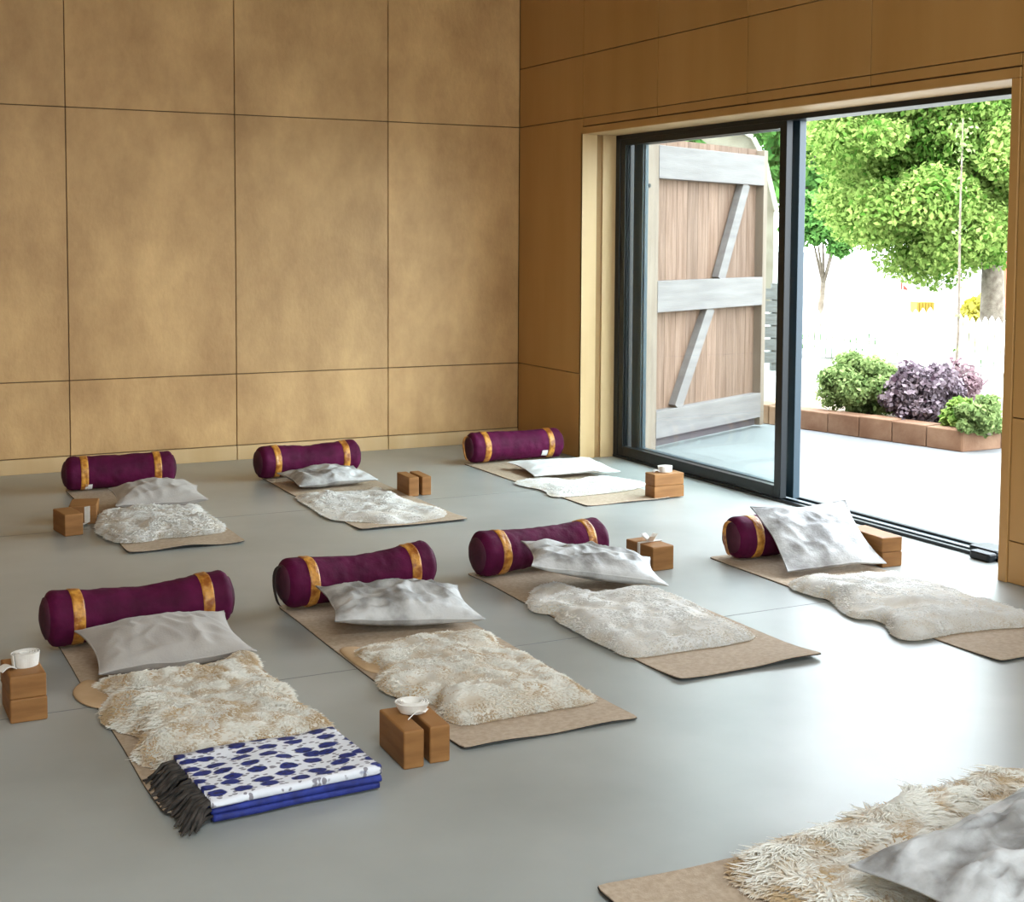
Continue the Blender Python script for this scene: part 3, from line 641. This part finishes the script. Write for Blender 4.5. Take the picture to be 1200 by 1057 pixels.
# ------------------------------------------------------------------ outdoors: barn door leaf
GREYW = M('weathered_rail', (.150, .124, .120), (.20, .170, .164), scale=6, rough=.8, stretch=(.3, 1, 3), bump=.1)
PINKW = M('weathered_plank', (.125, .062, .038), (.195, .112, .078), scale=5, rough=.8, stretch=(6, 1, .5), bump=.1, island=.14)
STILE = M('pale_stile', (.165, .115, .085), (.21, .155, .118), scale=5, rough=.8, stretch=(4, 1, .4))
ang = math.atan2(.85, 1.77)
BD = empty('barn_door', (.60, -.88, -.02), ang, 'weathered timber barn door with diagonal braces standing open outside', 'barn door')
WD, HD = 1.98, 2.41
b = MB(); n = 11
for i in range(n):
    a0 = .10+(WD-.16)*i/n; a1 = .10+(WD-.16)*(i+1)/n; b.box(a0+.002, a1-.002, .075, .10, .03, HD-.02)
b.build('plank_panel', PINKW, BD)
MB().box(0, .205, 0, .11, .0, HD).build('stile', STILE, BD, bevel=.004); MB().box(WD-.07, WD, 0, .11, .02, HD-.03).build('stile', STILE, BD, bevel=.004)
for z0, z1 in ((.09, .30), (1.06, 1.30), (2.08, 2.33)): MB().box(.20, WD-.068, -.004, .078, z0, z1).build('rail', GREYW, BD, bevel=.004)
MB().bar((1.62, .005, 2.09), (1.20, .005, 1.29), .11, .062, (0, 1, 0)).build('brace', GREYW, BD)
MB().bar((1.06, .012, 1.07), (.55, .012, .295), .11, .062, (0, 1, 0)).build('brace', GREYW, BD)
IRON = M('black_iron', (.02, .02, .02), rough=.5, metal=.5)
b = MB().tube([(.06, -.012, 2.02), (.06, .01, 2.02)], .014, 10); b.build('bolt_head', IRON, BD)
for z in (.35, 2.05): MB().tube([(-.02, .05, z-.06), (-.02, .05, z+.06)], .018, 10).box(-.06, .0, .035, .065, z-.02, z+.02).build('hinge', IRON, BD)
MB().box(.13, WD-.07, .05, .078, .02, .085).build('bottom_strip', M('dark_bottom', (.10, .075, .08)), BD)  # dark strip across the plank bottoms, below the lowest rail

# ------------------------------------------------------------------ planter and plants
STONE = M('sandstone', (.135, .062, .028), (.20, .112, .062), scale=5, rough=.9, bump=.2, bscale=20, island=.12)
SOIL = M('soil', (.10, .07, .05), (.2, .15, .1), scale=10, rough=1)
PB = ray(1127, 530, -.02)[:2]; PA = ray(940, 503, -.02)[:2]; PA = PA+(PA-PB)*.45; PC_ = ray(1171, 526, -.02)[:2]; PC_ = PB+(PC_-PB)*4.2
PL = empty('raised_bed', (PB[0], PB[1], -.02), 0, 'raised planting bed edged with brown stone blocks on the patio', 'planter')
def stones(m, p, q, n, h=.17, w=.2):
    p, q = p-PB, q-PB; d = (q-p)/np.linalg.norm(q-p); nr = np.array([-d[1], d[0]])
    cuts = np.linspace(0, 1, n+1)
    for i in range(n):
        a = p+(q-p)*cuts[i]+d*.004; c = p+(q-p)*cuts[i+1]-d*.004; hh = h+.006*math.sin(i*5.1)
        pts = [a, c, c+nr*w, a+nr*w]; m.add([(x, y, 0) for x, y in pts]+[(x, y, hh) for x, y in pts], [(0, 1, 5, 4), (1, 2, 6, 5), (2, 3, 7, 6), (3, 0, 4, 7), (4, 5, 6, 7), (3, 2, 1, 0)])
m = MB(); stones(m, PA, PB, 7, w=.2); stones(m, PB, PC_, 4, w=.2); m.build('edging', STONE, PL, bevel=.008)
a, c, e = PA-PB, np.zeros(2), PC_-PB; pts = [a+(.12, .0), c+(.14, .14), e+(0, .1), e+(.2, 2.8), a+(1.2, .8)]
m = MB(); m.add([(x, y, 0) for x, y in pts]+[(x, y, .13) for x, y in pts], [(0, 1, 2, 3, 4)[::-1], (5, 6, 7, 8, 9)]+[(i, (i+1) % 5, 5+(i+1) % 5, 5+i) for i in range(5)]); m.build('soil', SOIL, PL)

LG = leaf_mat('bright_leaf', (.055, .145, .018), (.33, .43, .12)); LG2 = leaf_mat('mid_leaf', (0.034, 0.1105, 0.0255), (0.17, 0.34, 0.085)); LY = leaf_mat('yellow_leaf', (.35, .33, .03), (.75, .66, .18))
LS = leaf_mat('sage_leaf', (0.081, 0.135, 0.0405), (0.324, 0.414, 0.162)); LP = leaf_mat('purple_leaf', (.05, .03, .04), (.30, .245, .27), .25); LM = leaf_mat('mauve_leaf', (.10, .055, .065), (.28, .20, .21), .35)
BARK = M('bark', (.11, .085, .06), (.2, .17, .13), scale=12, rough=.95, bump=.4)
def leaves(name, centers, radii, N, size, mat, parent, seed=0, flat=.5, elong=1.7, thin=.0):
    rng = np.random.default_rng(seed); k = len(centers); w = np.array(radii)**2; w = w/w.sum(); ci = rng.choice(k, N, p=w)
    d = rng.normal(size=(N, 3)); d /= np.linalg.norm(d, axis=1)[:, None]
    C = np.asarray(centers)[ci]+d*np.asarray(radii)[ci][:, None]*(rng.random(N)**(.45))[:, None]*[1, 1, .85]
    nrm = d*.7+rng.normal(size=(N, 3))*.7+[0, 0, flat]; nrm /= np.linalg.norm(nrm, axis=1)[:, None]
    t = np.cross(nrm, rng.normal(size=(N, 3))); t /= np.linalg.norm(t, axis=1)[:, None]; s = np.cross(nrm, t)
    L = (size*(.6+.8*rng.random(N)))[:, None]; t = t*L*.5*elong; s = s*L*.5
    V = np.stack([C-t, C-t*.1+s, C+t, C-t*.1-s], 1); V[:, 1:4:2] += (nrm*L*.10)[:, None]
    tone = np.repeat(np.clip(.5+.35*vnoise(C, 1.2/max(np.mean(radii), .05), seed)+.25*rng.normal(size=N), 0, 1), 4)
    return fast_mesh(name, V.reshape(-1, 3), np.arange(N*4).reshape(N, 4), tone, mat, parent, smooth=False)
def blob(c, R, n, r0, r1, seed):             # clump centres filling an ellipsoid
    rng = np.random.default_rng(seed); d = rng.normal(size=(n, 3)); d /= np.linalg.norm(d, axis=1)[:, None]
    return (np.asarray(c)+d*(rng.random(n)**.4)[:, None]*np.asarray(R)), rng.uniform(r0, r1, n)
def shrub(name, x, y, z, R, N, size, mat, label, cat, seed, stems=9, group=None, elong=1.7, n=26):
    r = empty(name, (x, y, z), 0, label, cat, group); c, rad = blob((0, 0, R[2]*.82), np.array(R)*.8, n, min(R)*.32, min(R)*.52, seed)
    c[:, 2] = np.maximum(c[:, 2], rad*.6); m = MB(); rg = random.Random(seed)
    for i in range(stems):
        q = c[rg.randrange(len(c))]; m.tube([(rg.uniform(-.04, .04), rg.uniform(-.04, .04), 0), (q[0]*.5, q[1]*.5, q[2]*.55), tuple(q)], [.012, .009, .004], 6)
    m.build('stems', BARK, r, smooth=True); leaves('foliage', c, rad, N, size, mat, r, seed, elong=elong); return r
zb = .11
def gp(u, v, z): return ray(u, v, z)
p = gp(1004, 492, zb); shrub('sage_shrub', p[0]+.30, p[1]+.25, zb, (.42, .40, .30), 15000, .028, LS, 'rounded sage green shrub at the left of the raised bed', 'shrub', 1, n=40)
p = gp(1066, 501, zb); shrub('purple_shrub', p[0]+.36, p[1]+.22, zb, (.34, .32, .28), 9000, .038, LP, 'dark purple leaved shrub in the middle of the raised bed', 'shrub', 2, elong=1.2, n=40)
p = gp(1108, 487, zb); shrub('mauve_plant', p[0]+.45, p[1]+.35, zb, (.26, .25, .26), 1500, .035, LM, 'loose mauve plant round the thin sapling in the bed', 'plant', 3)
p = gp(1117, 508, zb); shrub('leafy_plant', p[0]+.17, p[1]+.08, zb, (.16, .14, .15), 1500, .045, LG, 'small bright green leafy plant in front of the purple shrub', 'plant', 4)
p = gp(1148, 514, zb); shrub('spreading_plant', p[0]+.22, p[1]+.16, zb, (.28, .2, .16), 4500, .03, LS, 'low pale green plant at the corner of the raised bed', 'plant', 5)
p = gp(1124, 478, zb); sp = empty('sapling', (p[0]+.25, p[1]+.3, zb), 0, 'thin upright sapling stem rising from the raised bed', 'sapling')
zz = np.linspace(0, 2.6, 14); st = np.column_stack([.012*np.sin(zz*3), .012*np.cos(zz*2.3), zz]); MB().tube(st, np.linspace(.016, .006, 14), 8).build('stem', BARK, sp, smooth=True)
leaves('foliage', [(0, 0, z) for z in (.5, .8, 1.1, 1.6, 2.0, 2.3, 2.5)], [.05, .05, .06, .07, .10, .12, .14], 110, .028, LS, sp, 9)

# ------------------------------------------------------------------ picket fence and gate
WHITEP = M('white_paint', (.80, .80, .78), rough=.6)
def at(u, depth, z=-.05):                    # a point at camera depth along image column u
    d = FW + RT*(u-600)/F; d = d*depth/(d@FW); q = CAM+d; return np.array([q[0], q[1], z])
def fence(name, A, B, h, label, cat, posts, pitch=.10, gap=.035):
    A, B = np.asarray(A)[:2], np.asarray(B)[:2]; L = np.linalg.norm(B-A); rz = math.atan2(*(B-A)[::-1])
    r = empty(name, (A[0], A[1], -.05), rz, label, cat); n = int(L/pitch); m = MB()
    for i in range(n):
        x0 = i*L/n+gap/2; x1 = (i+1)*L/n-gap/2; xm = (x0+x1)/2; hh = h+(.02*math.sin(i*1.3))
        m.add([(x, y, z) for y in (0, .018) for x, z in ((x0, .05), (x1, .05), (x1, hh-.05), (xm, hh), (x0, hh-.05))],
              [(0, 1, 2, 3, 4), (9, 8, 7, 6, 5)]+[(j, (j+1) % 5, 5+(j+1) % 5, 5+j) for j in range(5)])
    m.build('pickets', WHITEP, r)
    for z in (.2, h*.72): MB().box(0, L, .018, .05, z, z+.06).build('rail', WHITEP, r)
    for x in posts: MB().box(x*L-.04, x*L+.04, .02, .1, 0, h+.06).build('post', WHITEP, r)
    return r
fA = ray(930, 419, -.05); fB = ray(1032, 428, -.05); fC = ray(1112, 436, -.05); fD = ray(1215, 448, -.05)
fL = fA+(fA-fB)*1.0
fence('picket_fence', fL, fB, .70, 'white picket fence left of the gate behind the shrubs', 'fence', (.0, .25, .5, .75, 1))
fence('picket_gate', fB+(fC-fB)*.03, fC-(fC-fB)*.03, .78, 'white slatted garden gate in the picket fence', 'gate', (), pitch=.11)
fence('picket_fence', fC, fD+(fD-fC)*1.0, .72, 'white picket fence right of the gate by the door jamb', 'fence', (0, .5, 1))

for a_, b_, nm, sd in ((fL, fB, 'thin green planting behind the picket fence left of the gate', 3), (fC, fD, 'thin green planting behind the picket fence near the jamb', 4)):
    a_, b_ = np.asarray(a_)[:2], np.asarray(b_)[:2]; dd = (b_-a_)/np.linalg.norm(b_-a_); nn = np.array([-dd[1], dd[0]]); nn = nn*np.sign(nn@FW[:2]); a_ = a_+nn*.42; b_ = b_+nn*.42
    h = empty('border_planting', ((a_+b_)[0]/2, (a_+b_)[1]/2, -.05), 0, nm, 'plants'); k = int(np.linalg.norm(b_-a_)/.3)
    cs = [((a_+(b_-a_)*(i+.5)/k)-(a_+b_)/2).tolist()+[.18+.05*math.sin(i*2.1)] for i in range(k)]
    leaves('foliage', cs, [.17]*k, 120*k, .045, LG2, h, 70+sd)

# ------------------------------------------------------------------ trees and buildings beyond
def tree(x, y, crown, R, N, size, mat, label, seed, trunk_r=.14, fork=None, limbs=14, n=60, r0=.3, r1=.7, group='garden trees beyond the fence', z0=-.05):
    r = empty('tree', (x, y, z0), 0, label, 'tree', group); cr_ = np.asarray(crown)-[x, y, z0]
    c, rad = blob(cr_, R, n, r0, r1, seed); m = MB(); rg = random.Random(seed)
    top = cr_*.85; f = np.array(fork)-[x, y, z0] if fork is not None else np.array([cr_[0]*.15, cr_[1]*.15, max(cr_[2]-R[2]*.7, cr_[2]*.45)])
    m.tube([(0, 0, 0), tuple(f*.5+[.03, .02, 0]), tuple(f)], [trunk_r*1.15, trunk_r, trunk_r*.85], 12)
    for i in range(limbs):
        q = c[rg.randrange(len(c))]; mid = f*.45+q*.55+np.array([0, 0, .15]); m.tube([tuple(f*.96), tuple(mid), tuple(q)], [trunk_r*.55, trunk_r*.28, .012], 7)
    m.build('trunk', BARK, r, smooth=True); leaves('foliage', c, rad, N, size, mat, r, seed); return r
q = at(1163, 19.5); cr1 = at(1088, 19, 1.6+(279-166)/84)
tree(q[0], q[1], cr1, (1.65, 1.6, 1.75), 110000, .048, LG, 'large bright green garden tree filling the right of the doorway view', 41, trunk_r=.17, n=90, r0=.28, r1=.6, fork=at(1161, 19.4, 1.3))
q = at(956, 23); cr2 = at(966, 23, 1.85)
tree(q[0], q[1], cr2, (.58, .6, .55), 9000, .055, LG2, 'darker tree with a leaning forked trunk next to the door mullion', 42, trunk_r=.05, n=30, r0=.15, r1=.3, limbs=5, fork=at(964, 23, .9))
for i, (u, dp, zc, R_e, mt, lb) in enumerate(((960, 36, 5.2, (3.0, 2.6, 3.2), LG2, 'tall pale tree far behind the forked tree'), (1060, 49, 6.5, (4.8, 3, 4.6), LG, 'broad tree far behind the large garden tree'), (1200, 54, 7.0, (4.5, 3, 4.5), LG2, 'far tree behind the right jamb of the doorway'), (728, 17, 2.2, (.6, .6, 1.7), LG2, 'bushy tree seen in the gap left of the barn door'))):
    q = at({960: 927, 1060: 1164}.get(u, u), dp); tree(q[0], q[1], at(u, dp, zc), R_e, 16000, .17, mt, lb, 60+i, trunk_r=.2, r0=.6 if dp > 20 else .3, r1=1.2 if dp > 20 else .6)

SANDW = M('house_stone', (.11, .088, .062), (.16, .135, .10), scale=3, rough=.9, bump=.3, bscale=6, island=.0)
hA = at(700, 27); hB = at(908, 27); d2 = (hB-hA)[:2]; LH = np.linalg.norm(d2)
HS = empty('stone_house', (hA[0], hA[1], -.05), math.atan2(d2[1], d2[0]), 'pale sandstone gable wall behind the barn door', 'house')
gx = LH*.985
m = MB(); prof = [(0, 0), (gx, 0), (gx, 2.2), (gx*.93, 3.15), (gx*.86, 3.6), (gx*.5, 4.3), (0, 4.6)]
m.add([(x, y, z) for y in (0, 1.8) for x, z in prof], [tuple(range(7)), tuple(range(13, 6, -1))]+[(j, (j+1) % 7, 7+(j+1) % 7, 7+j) for j in range(7)]); m.build('wall', SANDW, HS)
m = MB(); 
for (xa, za), (xb, zb_) in zip(prof[2:-1], prof[3:]): m.bar((xa, .9, za-.02), (xb, .9, zb_-.02), 2.0, .08, (-(zb_-za), 0, xb-xa) / np.hypot(zb_-za, xb-xa)*-1 if False else np.array([zb_-za, 0, -(xb-xa)])/np.hypot(zb_-za, xb-xa))
m.build('coping', M('coping_stone', (.28, .25, .20)), HS)
OLDW = M('old_fence', (.07, .066, .062), (.12, .115, .11), scale=6, rough=.9, stretch=(1, 1, 8))
sA = at(800, 17.5); sB = at(914, 17.5); d3 = (sB-sA)[:2]
SF = empty('slat_fence', (sA[0], sA[1], -.05), math.atan2(d3[1], d3[0]), 'grey horizontal slat fence glimpsed right of the barn door', 'fence')
m = MB(); LS_ = np.linalg.norm(d3)
for i in range(6): m.box(0, LS_, 0, .03, .10+i*.16, .24+i*.16)
m.build('slat_panel', OLDW, SF); MB().box(LS_-.1, LS_, .03, .13, 0, 1.1).build('post', OLDW, SF); MB().box(0, .1, .03, .13, 0, 1.1).build('post', OLDW, SF)

# small coloured things beyond the fence
YEL = M('yellow_paint', (.42, .26, .02), rough=.6); ORG = M('orange_paint', (.42, .085, .03), rough=.6)
q = at(1084, 21.0); o = empty('slatted_bench', (q[0], q[1], -.05), -YAW, 'yellow slatted seat beyond the white gate', 'bench')
m = MB()
for i in range(6): m.box(-.13+i*.045, -.095+i*.045, 0, .35, .56, .72)
m.build('seat', YEL, o)
for x in (-.12, .12):
    for y in (.03, .3): MB().box(x-.015, x+.015, y-.015, y+.015, 0, .56).build('leg', WHITEP, o)
q = at(1170, 22); m = MB().box(-.12, .12, -.12, .12, 0, 1.35).box(-.15, .15, -.15, .15, 1.35, 1.4); o = m.build('orange_post', ORG, None, bevel=.01); o.location = (q[0], q[1], -.05)
tag(o, 'orange red post beside the tree trunk at the right of the doorway view', 'post')
q = at(1143, 20.5); shrub('yellow_shrub', q[0], q[1], -.05, (.28, .28, .55), 2200, .07, LY, 'yellow leaved shrub beside the tree trunk beyond the fence', 'shrub', 14)
q = at(1057, 20.6); o = empty('garden_flag', (q[0], q[1], -.05), -YAW, 'small red pennant on a thin pole beyond the white gate', 'flag')
MB().tube([(0, 0, 0), (0, 0, 1.05)], .008, 8).build('pole', WHITEP, o)
P = np.array([[[-.03+.10*i/5+.0, .004*math.sin(i), 1.04-.10*i/5*1.1-j*(.10*(1-i/5)+.015)] for j in (0, 1)] for i in range(6)]); Q = P.copy(); Q[..., 1] += .004
m = MB().grid(P).grid(Q); m.build('pennant', M('red_cloth', (.55, .09, .06)), o)
